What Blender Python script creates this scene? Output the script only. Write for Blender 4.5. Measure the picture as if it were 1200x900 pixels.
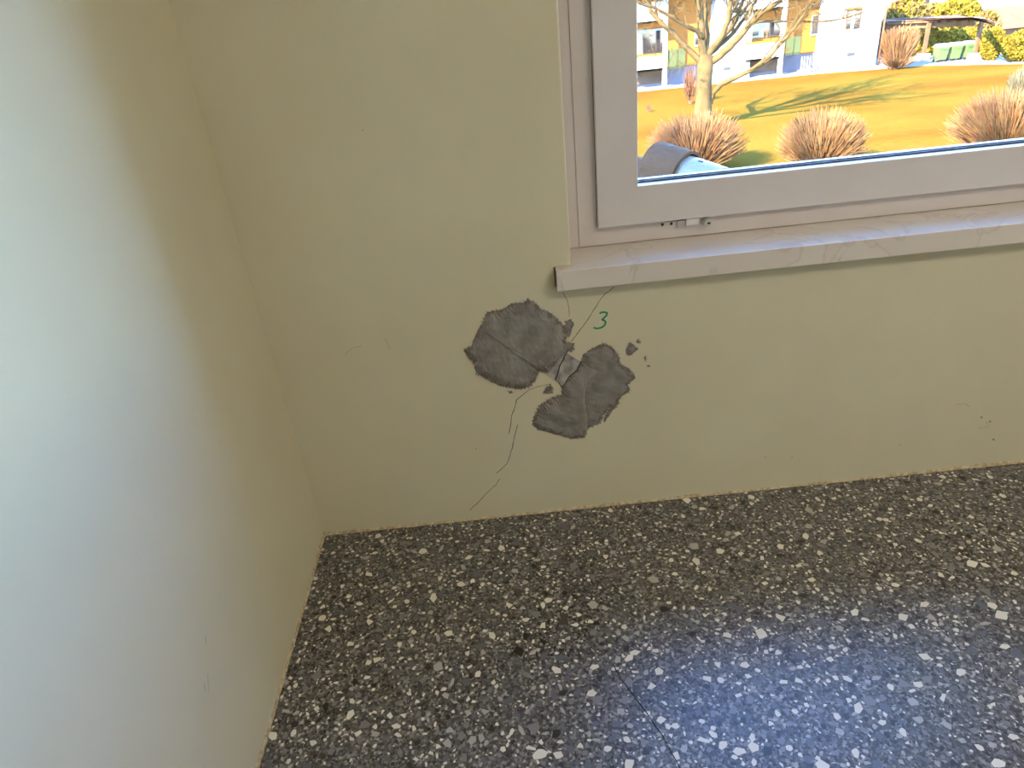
import bpy, bmesh, math, random
import numpy as np
from mathutils import Vector, Matrix

random.seed(7)
rng = np.random.default_rng(7)
S = bpy.context.scene
COL = S.collection
for o in list(bpy.data.objects):
    bpy.data.objects.remove(o, do_unlink=True)

# ------------------------------------------------------------------ camera
FPX = 800.0
CAM = Vector((0.55134, -1.45431, 1.2))
YAW, PITCH, ROLL = -0.00176, 0.50041, -0.10494
fw = Vector((math.sin(YAW) * math.cos(PITCH), math.cos(YAW) * math.cos(PITCH), -math.sin(PITCH)))
r0 = Vector((math.cos(YAW), -math.sin(YAW), 0))
u0 = r0.cross(fw)
cr, sr = math.cos(ROLL), math.sin(ROLL)
RT = cr * r0 + sr * u0
UP = -sr * r0 + cr * u0
cam = bpy.data.cameras.new('camera')
cam.sensor_fit = 'HORIZONTAL'
cam.sensor_width = 36.0
cam.lens = FPX / 1200.0 * 36.0
cam.clip_start = 0.02
cam.clip_end = 2000
camo = bpy.data.objects.new('camera', cam)
COL.objects.link(camo)
m = Matrix.Identity(4)
for i in range(3):
    m[i][0], m[i][1], m[i][2], m[i][3] = RT[i], UP[i], -fw[i], CAM[i]
camo.matrix_world = m
S.camera = camo

# ------------------------------------------------------------------ view, sky, sun
S.view_settings.view_transform = 'Standard'
S.view_settings.look = 'None'
S.view_settings.gamma = 1.0
S.view_settings.use_curve_mapping = False
S.view_settings.exposure = 0.0
SUN_AZ = math.radians(37)          # the light travels towards +x, turned 37 degrees to +y
SUN_EL = math.radians(32)
SKY_STRENGTH = 4.7
SUN_STRENGTH = 64.0
LAMP_POWER = 35.0

w = bpy.data.worlds.new('sky')
S.world = w
w.use_nodes = True
nt = w.node_tree
nt.nodes.clear()
sky = nt.nodes.new('ShaderNodeTexSky')
sky.sky_type = 'NISHITA'
sky.sun_disc = False
sky.sun_elevation = SUN_EL
sky.sun_rotation = math.radians(233)
sky.altitude = 500
sky.dust_density = 0.0
sky.ozone_density = 5.0
bg = nt.nodes.new('ShaderNodeBackground')
bg.inputs[1].default_value = SKY_STRENGTH
wo = nt.nodes.new('ShaderNodeOutputWorld')
tint = nt.nodes.new('ShaderNodeMixRGB')
tint.blend_type = 'MULTIPLY'
tint.inputs[0].default_value = 1.0
tint.inputs[2].default_value = (0.86, 0.96, 1.20, 1)
nt.links.new(sky.outputs[0], tint.inputs[1])
nt.links.new(tint.outputs[0], bg.inputs[0])
nt.links.new(bg.outputs[0], wo.inputs[0])

sl = bpy.data.lights.new('sun_offscreen', 'SUN')
sl.energy = SUN_STRENGTH
sl.angle = math.radians(0.6)
sl.color = (1.0, 0.84, 0.60)
so = bpy.data.objects.new('sun_offscreen', sl)
COL.objects.link(so)
sd = Vector((math.cos(SUN_AZ) * math.cos(SUN_EL), math.sin(SUN_AZ) * math.cos(SUN_EL), -math.sin(SUN_EL)))
so.rotation_euler = sd.to_track_quat('-Z', 'Y').to_euler()
so.location = (-20, -20, 30)

# stairwell ceiling light, high up behind the photographer
al = bpy.data.lights.new('stairwell_ceiling_lamp_offscreen', 'AREA')
al.shape = 'RECTANGLE'
al.size, al.size_y = 1.2, 0.6
al.energy = LAMP_POWER
al.color = (1.0, 0.90, 0.79)
ao = bpy.data.objects.new('stairwell_ceiling_lamp_offscreen', al)
COL.objects.link(ao)
ao.location = (2.3, -2.0, 2.55)

# ------------------------------------------------------------------ photograph geometry -> world
def ray(px, py):
    return ((px - 600) / FPX * RT - (py - 450) / FPX * UP + fw)
def at_y(px, py, Y):
    d = ray(px, py)
    return CAM + d * ((Y - CAM.y) / d.y)
def at_x(px, py, X):
    d = ray(px, py)
    return CAM + d * ((X - CAM.x) / d.x)
def at_z(px, py, Z):
    d = ray(px, py)
    return CAM + d * ((Z - CAM.z) / d.z)
GZ = -5.0                       # lawn level below the landing
def gnd(px, py):
    return at_z(px, py, GZ)

# ------------------------------------------------------------------ materials
MATS = {}
def nmat(name):
    m = bpy.data.materials.new(name)
    m.use_nodes = True
    MATS[name] = m
    n = m.node_tree.nodes
    return m, n, m.node_tree.links, n['Principled BSDF']
def srgb(r, g, b):
    f = lambda c: (c / 255 / 12.92) if c / 255 <= 0.04045 else ((c / 255 + 0.055) / 1.055) ** 2.4
    return (f(r), f(g), f(b), 1)
def mk(name, col, rough=0.6, var=0.15, scale=20.0, bump=0.0, bscale=None, spec=0.5, metal=0.0, detail=4.0, col2=None, coord='Object'):
    """base colour mottled by noise, optional fine relief"""
    m, n, l, b = nmat(name)
    tc = n.new('ShaderNodeTexCoord')
    nz = n.new('ShaderNodeTexNoise')
    nz.inputs['Scale'].default_value = scale
    nz.inputs['Detail'].default_value = detail
    l.new(tc.outputs[coord], nz.inputs['Vector'])
    rp = n.new('ShaderNodeValToRGB')
    c2 = col2 if col2 else tuple(c * (1 - var) for c in col[:3]) + (1,)
    c1 = col if col2 else tuple(min(1, c * (1 + var)) for c in col[:3]) + (1,)
    rp.color_ramp.elements[0].position = 0.35
    rp.color_ramp.elements[1].position = 0.65
    rp.color_ramp.elements[0].color = c2
    rp.color_ramp.elements[1].color = c1
    l.new(nz.outputs['Fac'], rp.inputs['Fac'])
    l.new(rp.outputs['Color'], b.inputs['Base Color'])
    b.inputs['Roughness'].default_value = rough
    b.inputs['Specular IOR Level'].default_value = spec
    b.inputs['Metallic'].default_value = metal
    if bump:
        n2 = n.new('ShaderNodeTexNoise')
        n2.inputs['Scale'].default_value = bscale or scale * 4
        n2.inputs['Detail'].default_value = 6
        l.new(tc.outputs[coord], n2.inputs['Vector'])
        bp = n.new('ShaderNodeBump')
        bp.inputs['Strength'].default_value = bump
        bp.inputs['Distance'].default_value = 0.002
        l.new(n2.outputs['Fac'], bp.inputs['Height'])
        l.new(bp.outputs['Normal'], b.inputs['Normal'])
    return m

def wall_mat():
    m, n, l, b = nmat('cream_wall_paint')
    tc = n.new('ShaderNodeTexCoord')
    n1 = n.new('ShaderNodeTexNoise'); n1.inputs['Scale'].default_value = 3.0; n1.inputs['Detail'].default_value = 5
    n2 = n.new('ShaderNodeTexNoise'); n2.inputs['Scale'].default_value = 60.0; n2.inputs['Detail'].default_value = 3
    l.new(tc.outputs['Object'], n1.inputs['Vector']); l.new(tc.outputs['Object'], n2.inputs['Vector'])
    r1 = n.new('ShaderNodeValToRGB')
    r1.color_ramp.elements[0].position = 0.3; r1.color_ramp.elements[0].color = srgb(214, 205, 177)
    r1.color_ramp.elements[1].position = 0.7; r1.color_ramp.elements[1].color = srgb(220, 212, 184)
    l.new(n1.outputs['Fac'], r1.inputs['Fac'])
    # small stains: sparse darker dabs
    v = n.new('ShaderNodeTexNoise'); v.inputs['Scale'].default_value = 34.0; v.inputs['Detail'].default_value = 2
    l.new(tc.outputs['Object'], v.inputs['Vector'])
    r2 = n.new('ShaderNodeValToRGB')
    r2.color_ramp.elements[0].position = 0.80; r2.color_ramp.elements[0].color = (0, 0, 0, 1)
    r2.color_ramp.elements[1].position = 0.86; r2.color_ramp.elements[1].color = (0.35, 0.35, 0.35, 1)
    l.new(v.outputs['Fac'], r2.inputs['Fac'])
    mx = n.new('ShaderNodeMixRGB'); mx.inputs[2].default_value = srgb(150, 135, 105)
    l.new(r2.outputs['Color'], mx.inputs[0]); l.new(r1.outputs['Color'], mx.inputs[1])
    l.new(mx.outputs['Color'], b.inputs['Base Color'])
    b.inputs['Roughness'].default_value = 0.55
    b.inputs['Specular IOR Level'].default_value = 0.35
    bp = n.new('ShaderNodeBump'); bp.inputs['Strength'].default_value = 0.25; bp.inputs['Distance'].default_value = 0.0015
    l.new(n2.outputs['Fac'], bp.inputs['Height'])
    l.new(bp.outputs['Normal'], b.inputs['Normal'])
    return m

def floor_mat():
    m, n, l, b = nmat('terrazzo_matrix')
    tc = n.new('ShaderNodeTexCoord')
    v = n.new('ShaderNodeTexVoronoi'); v.inputs['Scale'].default_value = 210.0
    v.inputs['Randomness'].default_value = 1.0
    l.new(tc.outputs['Object'], v.inputs['Vector'])
    sp = n.new('ShaderNodeSeparateColor')
    l.new(v.outputs['Color'], sp.inputs['Color'])
    rp = n.new('ShaderNodeValToRGB')
    rp.color_ramp.interpolation = 'CONSTANT'
    e = rp.color_ramp.elements
    e[0].position = 0.0; e[0].color = srgb(66, 64, 63)
    e[1].position = 0.30; e[1].color = srgb(90, 88, 86)
    for p, c in ((0.55, srgb(112, 109, 107)), (0.74, srgb(40, 39, 39)), (0.84, srgb(142, 139, 134)), (0.94, srgb(160, 155, 145))):
        x = e.new(p); x.color = c
    l.new(sp.outputs['Red'], rp.inputs['Fac'])
    l.new(rp.outputs['Color'], b.inputs['Base Color'])
    b.inputs['Roughness'].default_value = 0.35
    b.inputs['Specular IOR Level'].default_value = 1.0
    return m

def marble_mat():
    m, n, l, b = nmat('pale_marble')
    tc = n.new('ShaderNodeTexCoord')
    nz = n.new('ShaderNodeTexNoise'); nz.inputs['Scale'].default_value = 7; nz.inputs['Detail'].default_value = 8; nz.inputs['Distortion'].default_value = 0.7
    l.new(tc.outputs['Object'], nz.inputs['Vector'])
    rp = n.new('ShaderNodeValToRGB')
    e = rp.color_ramp.elements
    e[0].position = 0.485; e[0].color = srgb(224, 214, 205)
    e[1].position = 0.525; e[1].color = srgb(226, 217, 208)
    x = e.new(0.505); x.color = srgb(212, 201, 192)
    l.new(nz.outputs['Fac'], rp.inputs['Fac'])
    l.new(rp.outputs['Color'], b.inputs['Base Color'])
    b.inputs['Roughness'].default_value = 0.16
    return m

def glass_mat(name='window_glass', tint=(0.97, 0.985, 0.98, 1)):
    m, n, l, b = nmat(name)
    n.remove(b)
    out = n['Material Output']
    tr = n.new('ShaderNodeBsdfTransparent'); tr.inputs[0].default_value = tint
    gl = n.new('ShaderNodeBsdfGlossy'); gl.inputs['Roughness'].default_value = 0.0
    lw = n.new('ShaderNodeLayerWeight'); lw.inputs['Blend'].default_value = 0.5
    pw = n.new('ShaderNodeMath'); pw.operation = 'POWER'; pw.inputs[1].default_value = 5.0
    l.new(lw.outputs['Facing'], pw.inputs[0])
    fr = n.new('ShaderNodeMath'); fr.operation = 'MULTIPLY_ADD'; fr.inputs[1].default_value = 0.9; fr.inputs[2].default_value = 0.022
    l.new(pw.outputs[0], fr.inputs[0])
    mx = n.new('ShaderNodeMixShader')
    l.new(fr.outputs[0], mx.inputs[0]); l.new(tr.outputs[0], mx.inputs[1]); l.new(gl.outputs[0], mx.inputs[2])
    l.new(mx.outputs[0], out.inputs['Surface'])
    return m

def lawn_mat():
    m, n, l, b = nmat('dry_winter_lawn')
    tc = n.new('ShaderNodeTexCoord')
    mp = n.new('ShaderNodeMapping'); mp.inputs['Scale'].default_value = (0.6, 1.0, 1.0)
    l.new(tc.outputs['Object'], mp.inputs['Vector'])
    n1 = n.new('ShaderNodeTexNoise'); n1.inputs['Scale'].default_value = 0.28; n1.inputs['Detail'].default_value = 6
    n2 = n.new('ShaderNodeTexNoise'); n2.inputs['Scale'].default_value = 5.0; n2.inputs['Detail'].default_value = 6
    l.new(mp.outputs[0], n1.inputs['Vector']); l.new(tc.outputs['Object'], n2.inputs['Vector'])
    rp = n.new('ShaderNodeValToRGB'); e = rp.color_ramp.elements
    e[0].position = 0.32; e[0].color = (0.094, 0.041, 0.0062, 1)
    e[1].position = 0.68; e[1].color = (0.106, 0.066, 0.0095, 1)
    x = e.new(0.5); x.color = (0.100, 0.055, 0.0078, 1)
    l.new(n1.outputs['Fac'], rp.inputs['Fac'])
    r2 = n.new('ShaderNodeValToRGB'); e = r2.color_ramp.elements
    e[0].position = 0.3; e[0].color = (0.78, 0.78, 0.78, 1); e[1].position = 0.7; e[1].color = (1.15, 1.15, 1.15, 1)
    l.new(n2.outputs['Fac'], r2.inputs['Fac'])
    mx = n.new('ShaderNodeMixRGB'); mx.blend_type = 'MULTIPLY'; mx.inputs[0].default_value = 1
    l.new(rp.outputs['Color'], mx.inputs[1]); l.new(r2.outputs['Color'], mx.inputs[2])
    l.new(mx.outputs['Color'], b.inputs['Base Color'])
    b.inputs['Roughness'].default_value = 0.9
    b.inputs['Specular IOR Level'].default_value = 0.0
    return m

def cement_mat():
    m, n, l, b = nmat('grey_cement_mortar')
    tc = n.new('ShaderNodeTexCoord')
    at = n.new('ShaderNodeAttribute'); at.attribute_name = 'rim'
    nz = n.new('ShaderNodeTexNoise'); nz.inputs['Scale'].default_value = 26; nz.inputs['Detail'].default_value = 7
    l.new(tc.outputs['Object'], nz.inputs['Vector'])
    rp = n.new('ShaderNodeValToRGB'); e = rp.color_ramp.elements
    e[0].position = 0.35; e[0].color = srgb(127, 123, 119); e[1].position = 0.7; e[1].color = srgb(157, 153, 149)
    l.new(nz.outputs['Fac'], rp.inputs['Fac'])
    mx = n.new('ShaderNodeMixRGB'); mx.inputs[2].default_value = srgb(118, 109, 103)
    l.new(at.outputs['Fac'], mx.inputs[0]); l.new(rp.outputs['Color'], mx.inputs[1])
    l.new(mx.outputs['Color'], b.inputs['Base Color'])
    b.inputs['Roughness'].default_value = 0.8
    b.inputs['Specular IOR Level'].default_value = 0.25
    n2 = n.new('ShaderNodeTexNoise'); n2.inputs['Scale'].default_value = 220; n2.inputs['Detail'].default_value = 5
    l.new(tc.outputs['Object'], n2.inputs['Vector'])
    bp = n.new('ShaderNodeBump'); bp.inputs['Strength'].default_value = 0.3; bp.inputs['Distance'].default_value = 0.001
    l.new(n2.outputs['Fac'], bp.inputs['Height']); l.new(bp.outputs['Normal'], b.inputs['Normal'])
    return m

WALL = wall_mat(); FLOOR = floor_mat(); MARBLE = marble_mat(); GLASS = glass_mat(); LAWN = lawn_mat(); CEMENT = cement_mat()
PVC = mk('white_pvc', srgb(222, 215, 214), 0.32, 0.02, 8)
PVCF = mk('white_pvc_outer_frame', srgb(222, 213, 211), 0.34, 0.02, 8)
GASKET = mk('dark_gasket', srgb(60, 60, 64), 0.5, 0.1)
SPACER = mk('aluminium_spacer', srgb(150, 152, 156), 0.4, 0.05, metal=0.6)
STEEL = mk('bright_steel', srgb(205, 203, 198), 0.3, 0.05, 60, metal=0.7)
HOLE = mk('dark_screw_recess', srgb(40, 38, 36), 0.6, 0.1)
CEIL = mk('white_ceiling_paint', srgb(225, 220, 205), 0.8, 0.03, 4)
SKIRT = mk('paint_smeared_joint', srgb(216, 204, 172), 0.7, 0.1, 90, 0.6, 220, col2=srgb(176, 152, 114))
CRACK = mk('dark_plaster_crack', srgb(78, 68, 52), 0.9, 0.15, 60)
FAINT = mk('faint_grey_scuff', srgb(176, 168, 143), 0.8, 0.1, 90)
MARKER = mk('green_marker_ink', srgb(34, 146, 100), 0.5, 0.12, 150)
PLATE = mk('broken_glass_tell_tale', srgb(205, 200, 196), 0.18, 0.0, 30, col2=srgb(128, 122, 120))
FCRACK = mk('floor_hairline_crack', srgb(18, 17, 17), 0.8, 0.1)
CHIPS = [mk('chip_white', srgb(236, 231, 218), 0.34, 0.06, 90, spec=1.0), mk('chip_pale_grey', srgb(182, 179, 174), 0.34, 0.10, 90, spec=1.0),
         mk('chip_grey', srgb(130, 129, 130), 0.34, 0.12, 90, spec=1.0), mk('chip_blue_grey', srgb(98, 102, 112), 0.34, 0.12, 90, spec=1.0),
         mk('chip_black', srgb(20, 19, 20), 0.34, 0.15, 90, spec=1.0), mk('chip_brown', srgb(74, 66, 60), 0.34, 0.15, 120, spec=1.0)]
# outdoors
BARK = mk('pale_bark', (0.0752, 0.0462, 0.0176, 1), 0.9, 0.25, 3.0, spec=0.03)
TWIGR = mk('reddish_brown_twigs', (0.1260, 0.0545, 0.0258, 1), 0.9, 0.3, 2.0, spec=0.03)
TWIGY = mk('straw_coloured_twigs', (0.1380, 0.0770, 0.0312, 1), 0.9, 0.3, 2.0, spec=0.03)
TWIGP = mk('pale_straw', (0.121, 0.101, 0.057, 1), 0.9, 0.2, 2.0, spec=0.03)
LEAFG = mk('yellow_green_foliage', (0.1431, 0.0954, 0.0090, 1), 0.8, 0.35, 1.5, spec=0.03)
LEAFD = mk('dark_green_foliage', (0.1413, 0.1031, 0.0131, 1), 0.8, 0.4, 1.5, spec=0.03)
RENDER_W = mk('white_render', (0.297, 0.288, 0.270, 1), 0.9, 0.03, 1, spec=0.03)
RENDER_Y = mk('apricot_render', (0.2323, 0.0816, 0.0171, 1), 0.9, 0.05, 1, spec=0.03)
PLINTH = mk('grey_plinth_render', (0.1144, 0.0988, 0.1040, 1), 0.9, 0.05, 1, spec=0.03)
BROWNW = mk('mottled_brown', (0.0962, 0.0572, 0.0338, 1), 0.8, 0.2, 2, spec=0.03)
GREENP = mk('olive_green_panel', (0.0555, 0.0630, 0.0255, 1), 0.7, 0.08, 1, spec=0.03)
DARKG = mk('dark_window_glass', (0.0195, 0.0150, 0.0150, 1), 0.05, 0.1, 1.2, spec=0.8)
WOODB = mk('brown_timber', (0.115, 0.058, 0.031, 1), 0.8, 0.2, 2, spec=0.03)
CONC = mk('pale_concrete', (0.189, 0.171, 0.149, 1), 0.9, 0.08, 2, spec=0.03)
PATHM = mk('pale_paving', (0.198, 0.180, 0.158, 1), 0.9, 0.06, 1, spec=0.03)
BINM = mk('green_bin_plastic', (0.0704, 0.1120, 0.0320, 1), 0.35, 0.06, 2)
BINL = mk('pale_green_lid', (0.1656, 0.1980, 0.1026, 1), 0.35, 0.05, 2)
RUBBER = mk('black_rubber', (0.004, 0.004, 0.004, 1), 0.7, 0.1)
ROOFR = mk('red_roof_tiles', (0.1738, 0.0589, 0.0300, 1), 0.85, 0.15, 2, spec=0.03)
TILEG = mk('weathered_grey_tile', srgb(92, 67, 50), 0.85, 0.16, 60, 0.5, 200, spec=0.03)
TILEW = mk('pale_glazed_tile', srgb(124, 115, 107), 0.25, 0.04, 20)
WHITEP = mk('white_painted_metal', (0.270, 0.261, 0.243, 1), 0.5, 0.03, spec=0.03)
GREYM = mk('grey_painted_metal', (0.048, 0.048, 0.051, 1), 0.5, 0.05, spec=0.03)
YPIPE = mk('ochre_painted_downpipe', (0.099, 0.064, 0.018, 1), 0.5, 0.05, spec=0.03)
OUTW = mk('outer_facade_render', srgb(205, 195, 175), 0.9, 0.05, 3)

# ------------------------------------------------------------------ mesh helpers
def tag(o, label=None, cat=None, group=None, kind=None):
    if label: o['label'] = label
    if cat: o['category'] = cat
    if group: o['group'] = group
    if kind: o['kind'] = kind
    return o
def empty(name, loc=(0, 0, 0)):
    o = bpy.data.objects.new(name, None)
    o.empty_display_size = 0.1
    o.location = loc
    COL.objects.link(o)
    return o
def put(o, parent):
    if parent is not None:
        o.parent = parent
        o.matrix_parent_inverse = Matrix.Translation(-Vector(parent_loc(parent)))
    return o
def parent_loc(p):
    return Vector(p.location) if p.type == 'EMPTY' else Vector((0, 0, 0))
class MB:
    def __init__(s): s.v = []; s.f = []; s.mi = []
    def add(s, vs, fs, mi=0):
        k = len(s.v)
        s.v += [tuple(x) for x in vs]
        s.f += [tuple(i + k for i in f) for f in fs]
        s.mi += [mi] * len(fs)
        return s
    def box(s, x0, x1, y0, y1, z0, z1, mi=0):
        return s.add([(x0, y0, z0), (x1, y0, z0), (x1, y1, z0), (x0, y1, z0), (x0, y0, z1), (x1, y0, z1), (x1, y1, z1), (x0, y1, z1)],
                     [(0, 3, 2, 1), (4, 5, 6, 7), (0, 1, 5, 4), (1, 2, 6, 5), (2, 3, 7, 6), (3, 0, 4, 7)], mi)
    def loft(s, rings, closed=True, cap=True, mi=0):
        n = len(rings[0]); vs = [p for r in rings for p in r]; fs = []
        for a in range(len(rings) - 1):
            for i in range(n if closed else n - 1):
                j = (i + 1) % n
                fs.append((a * n + i, a * n + j, (a + 1) * n + j, (a + 1) * n + i))
        if cap and closed:
            fs.append(tuple(range(n - 1, -1, -1))); fs.append(tuple(range((len(rings) - 1) * n, len(rings) * n)))
        return s.add(vs, fs, mi)
    def tube(s, pts, rad, n=6, mi=0, cap=True):
        pts = [Vector(p) for p in pts]
        if not hasattr(rad, '__len__'): rad = [rad] * len(pts)
        rings = []; prev = None
        for i, p in enumerate(pts):
            t = (pts[min(i + 1, len(pts) - 1)] - pts[max(i - 1, 0)]).normalized()
            if prev is None:
                a = t.cross(Vector((0, 0, 1)))
                if a.length < 1e-3: a = t.cross(Vector((1, 0, 0)))
            else:
                a = prev - t * prev.dot(t)
            a.normalize(); prev = a; b = t.cross(a)
            rings.append([p + (a * math.cos(2 * math.pi * k / n) + b * math.sin(2 * math.pi * k / n)) * rad[i] for k in range(n)])
        return s.loft(rings, True, cap, mi)
    def build(s, name, mat, parent=None, smooth=False, bevel=0.0, recalc=True, along=False):
        me = bpy.data.meshes.new(name)
        me.from_pydata(s.v, [], s.f)
        mats = mat if isinstance(mat, (list, tuple)) else [mat]
        for mm in mats: me.materials.append(mm)
        if len(mats) > 1: me.polygons.foreach_set('material_index', s.mi)
        if recalc or bevel:
            bm = bmesh.new(); bm.from_mesh(me)
            bmesh.ops.recalc_face_normals(bm, faces=bm.faces)
            if bevel:
                bmesh.ops.bevel(bm, geom=[e for e in bm.edges if not along or sum(abs(c) > 1e-6 for c in (e.verts[0].co - e.verts[1].co)) == 1 and abs(e.verts[0].co.y - e.verts[1].co.y) < 1e-6], offset=bevel, segments=2, profile=0.5, affect='EDGES')
            bm.to_mesh(me); bm.free()
        if smooth: me.polygons.foreach_set('use_smooth', [True] * len(me.polygons))
        me.update()
        o = bpy.data.objects.new(name, me)
        COL.objects.link(o)
        return put(o, parent)

# ------------------------------------------------------------------ room shell
XW, ZS, SP, ST, FD = 0.708, 0.6885, 0.032, 0.046, 0.1166     # window edge, sill top, sill overhang, sill thickness, frame plane
XR, ZT = 2.22, 2.18                                          # right / top edge of the opening
XH = 0.671                                                   # left end of the sill
RX, RY, RZ, TH = 2.9, -3.4, 2.62, 0.66                       # room right, back, ceiling, outer wall thickness

def struct(o):
    o['kind'] = 'structure'
    return o
floor = struct(MB().box(-0.25, RX + 0.2, RY - 0.2, TH, -0.2, 0).build('floor', FLOOR))
struct(MB().box(-0.25, RX + 0.2, RY - 0.2, TH, RZ, RZ + 0.2).build('ceiling', CEIL))
wall_left = struct(MB().box(-0.25, 0, RY, 0, 0, RZ).build('wall_left', WALL))
struct(MB().box(RX, RX + 0.2, RY, 0, 0, RZ).build('wall_right', WALL))
struct(MB().box(-0.25, RX + 0.2, RY - 0.2, RY, 0, RZ).build('wall_behind', WALL))
# the window wall: one mesh with an opening and a notch for the sill, softened opening edges
def wall_back_mesh():
    xs = [-0.25, XH - 0.0025, XW, XR, XR + 0.04, RX + 0.2]
    zs = [0, ZS - ST - 0.0005, ZS + 0.001, ZT, RZ]
    hole = lambda i, k: (i == 2 and k in (1, 2)) or (i == 1 and k == 1) or (i == 3 and k == 1)
    bm = bmesh.new()
    V = {}
    def vert(i, k, y):
        if (i, k, y) not in V: V[(i, k, y)] = bm.verts.new((xs[i], y, zs[k]))
        return V[(i, k, y)]
    nx, nz = len(xs) - 1, len(zs) - 1
    for i in range(nx):
        for k in range(nz):
            if hole(i, k): continue
            bm.faces.new([vert(i, k, 0), vert(i + 1, k, 0), vert(i + 1, k + 1, 0), vert(i, k + 1, 0)])
            bm.faces.new([vert(i, k, TH), vert(i, k + 1, TH), vert(i + 1, k + 1, TH), vert(i + 1, k, TH)])
            for (di, dk, a, b) in ((-1, 0, (i, k), (i, k + 1)), (1, 0, (i + 1, k), (i + 1, k + 1)), (0, -1, (i, k), (i + 1, k)), (0, 1, (i, k + 1), (i + 1, k + 1))):
                ii, kk = i + di, k + dk
                if ii < 0 or ii >= nx or kk < 0 or kk >= nz or hole(ii, kk):
                    bm.faces.new([vert(*a, 0), vert(*b, 0), vert(*b, TH), vert(*a, TH)])
    bmesh.ops.recalc_face_normals(bm, faces=bm.faces)
    ed = [e for e in bm.edges if all(abs(v.co.y) < 1e-6 for v in e.verts) and
          all(abs(v.co.x - XW) < 1e-6 and v.co.z > ZS for v in e.verts)]
    bmesh.ops.bevel(bm, geom=ed, offset=0.004, segments=3, profile=0.5, affect='EDGES')
    me = bpy.data.meshes.new('wall_back'); bm.to_mesh(me); bm.free()
    me.materials.append(WALL)
    o = bpy.data.objects.new('wall_back', me); COL.objects.link(o)
    return o
wall_back = struct(wall_back_mesh())

# the rest of our own house front, which keeps the sun off the ground right outside
fac = MB()
fac.box(-14, -0.25, 0.0, TH, GZ, 5.2).box(RX + 0.2, 16, 0.0, TH, GZ, 5.2).box(-0.25, RX + 0.2, 0.0, TH, RZ + 0.2, 5.2).box(-0.25, RX + 0.2, 0.0, TH, GZ, -0.2)
struct(fac.build('wall_outer', OUTW))

# paint-smeared joints between walls and floor
def joint(name, n, fn):
    rings = []
    h = 0.012
    for i in range(n + 1):
        h = min(0.017, max(0.005, h + random.uniform(-0.0014, 0.0014)))
        d = random.uniform(0.0020, 0.0036)
        rings.append([fn(i / n, 0.0, -0.004), fn(i / n, d + 0.001, -0.004), fn(i / n, d, 0.003), fn(i / n, d * 0.55, h * 0.6), fn(i / n, 0.0004, h), fn(i / n, -0.002, h)])
    return struct(MB().loft(rings).build(name, SKIRT, smooth=True))
joint('trim_1', 420, lambda t, d, z: (t * RX, -d, z))
joint('trim_2', 420, lambda t, d, z: (d, -t * 2.4, z))

# ------------------------------------------------------------------ window
win = empty('window_1', (1.3, FD, ZS)); win['kind'] = 'structure'
YO = FD + 0.07
XSA, ZSA = 0.786, 0.736                # sash outer edge
YS = FD - 0.018                        # sash face
XG, ZG = 0.8783, 0.824                 # inner edge of the sash (glass opening)
FR, FT = XR - (XSA - XW) + 0.03, ZT - 0.048
def mitred(x0, x1, z0, z1, wdt, y0, y1, mat, names, parent, bevel):
    """four mitred bars around a rectangle"""
    out = [(x0, z0), (x1, z0), (x1, z1), (x0, z1)]
    w4 = wdt if hasattr(wdt, '__len__') else (wdt,) * 4       # bottom, right, top, left
    inn = [(x0 + w4[3], z0 + w4[0]), (x1 - w4[1], z0 + w4[0]), (x1 - w4[1], z1 - w4[2]), (x0 + w4[3], z1 - w4[2])]
    res = []
    for k in range(4):
        j = (k + 1) % 4
        q = [out[k], out[j], inn[j], inn[k]]
        mb = MB().loft([[(p[0], y0, p[1]) for p in q], [(p[0], y1, p[1]) for p in q]])
        res.append(mb.build(names[k], mat, parent, bevel=bevel, along=True))
    return res
# fixed outer frame, a deeper cover strip on the outside of it, sash
mitred(0.7425, FR + 0.045, ZS + 0.0015, ZT - 0.002, 0.075, FD, YO, PVCF, ['frame_rail', 'frame_stile', 'frame_rail', 'frame_stile'], win, 0.0007)
MB().box(XW - 0.03, 0.7426, FD + 0.003, YO, ZS + 0.0008, ZT).build('cover_strip', PVCF, win)
MB().box(FR + 0.0455, XR + 0.03, FD + 0.004, YO, ZS + 0.0008, ZT).build('cover_strip', PVCF, win, bevel=0.001)
MB().box(XW, XR, FD + 0.006, FD + 0.03, ZS - 0.003, ZS + 0.0016).build('frame_seal', GASKET, win)
SX1, SZ1 = FR, FT
sash = empty('sash', win.location); put(sash, win); sash.location = win.location
sw = (ZG - ZSA, 0.0923, 0.0923, XG - XSA)
mitred(XSA, SX1, ZSA, SZ1, sw, YS, YS + 0.058, PVC, ['sash_rail', 'sash_stile', 'sash_rail', 'sash_stile'], sash, 0.0022)
# shadow gap seal behind the sash edge
mitred(XSA - 0.0006, SX1 + 0.0006, ZSA - 0.0006, SZ1 + 0.0006, 0.03, FD - 0.004, FD + 0.01, GASKET, ['rebate_seal'] * 4, sash, 0.0)
# glazing gasket, spacer bar and the two panes
gx1, gz1 = SX1 - 0.0923, SZ1 - 0.0923
YG = YS + 0.030
mitred(XG - 0.001, gx1 + 0.001, ZG - 0.001, gz1 + 0.001, 0.0045, YG - 0.003, YG + 0.0015, GASKET, ['glazing_gasket'] * 4, sash, 0.0)
mitred(XG - 0.001, gx1 + 0.001, ZG - 0.001, gz1 + 0.001, 0.007, YG + 0.0062, YG + 0.0198, SPACER, ['spacer_bar'] * 4, sash, 0.0)
MB().box(XG - 0.01, gx1 + 0.01, YG + 0.002, YG + 0.006, ZG - 0.01, gz1 + 0.01).build('pane', GLASS, sash)
MB().box(XG - 0.01, gx1 + 0.01, YG + 0.020, YG + 0.024, ZG - 0.01, gz1 + 0.01).build('pane', GLASS, sash)
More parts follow.
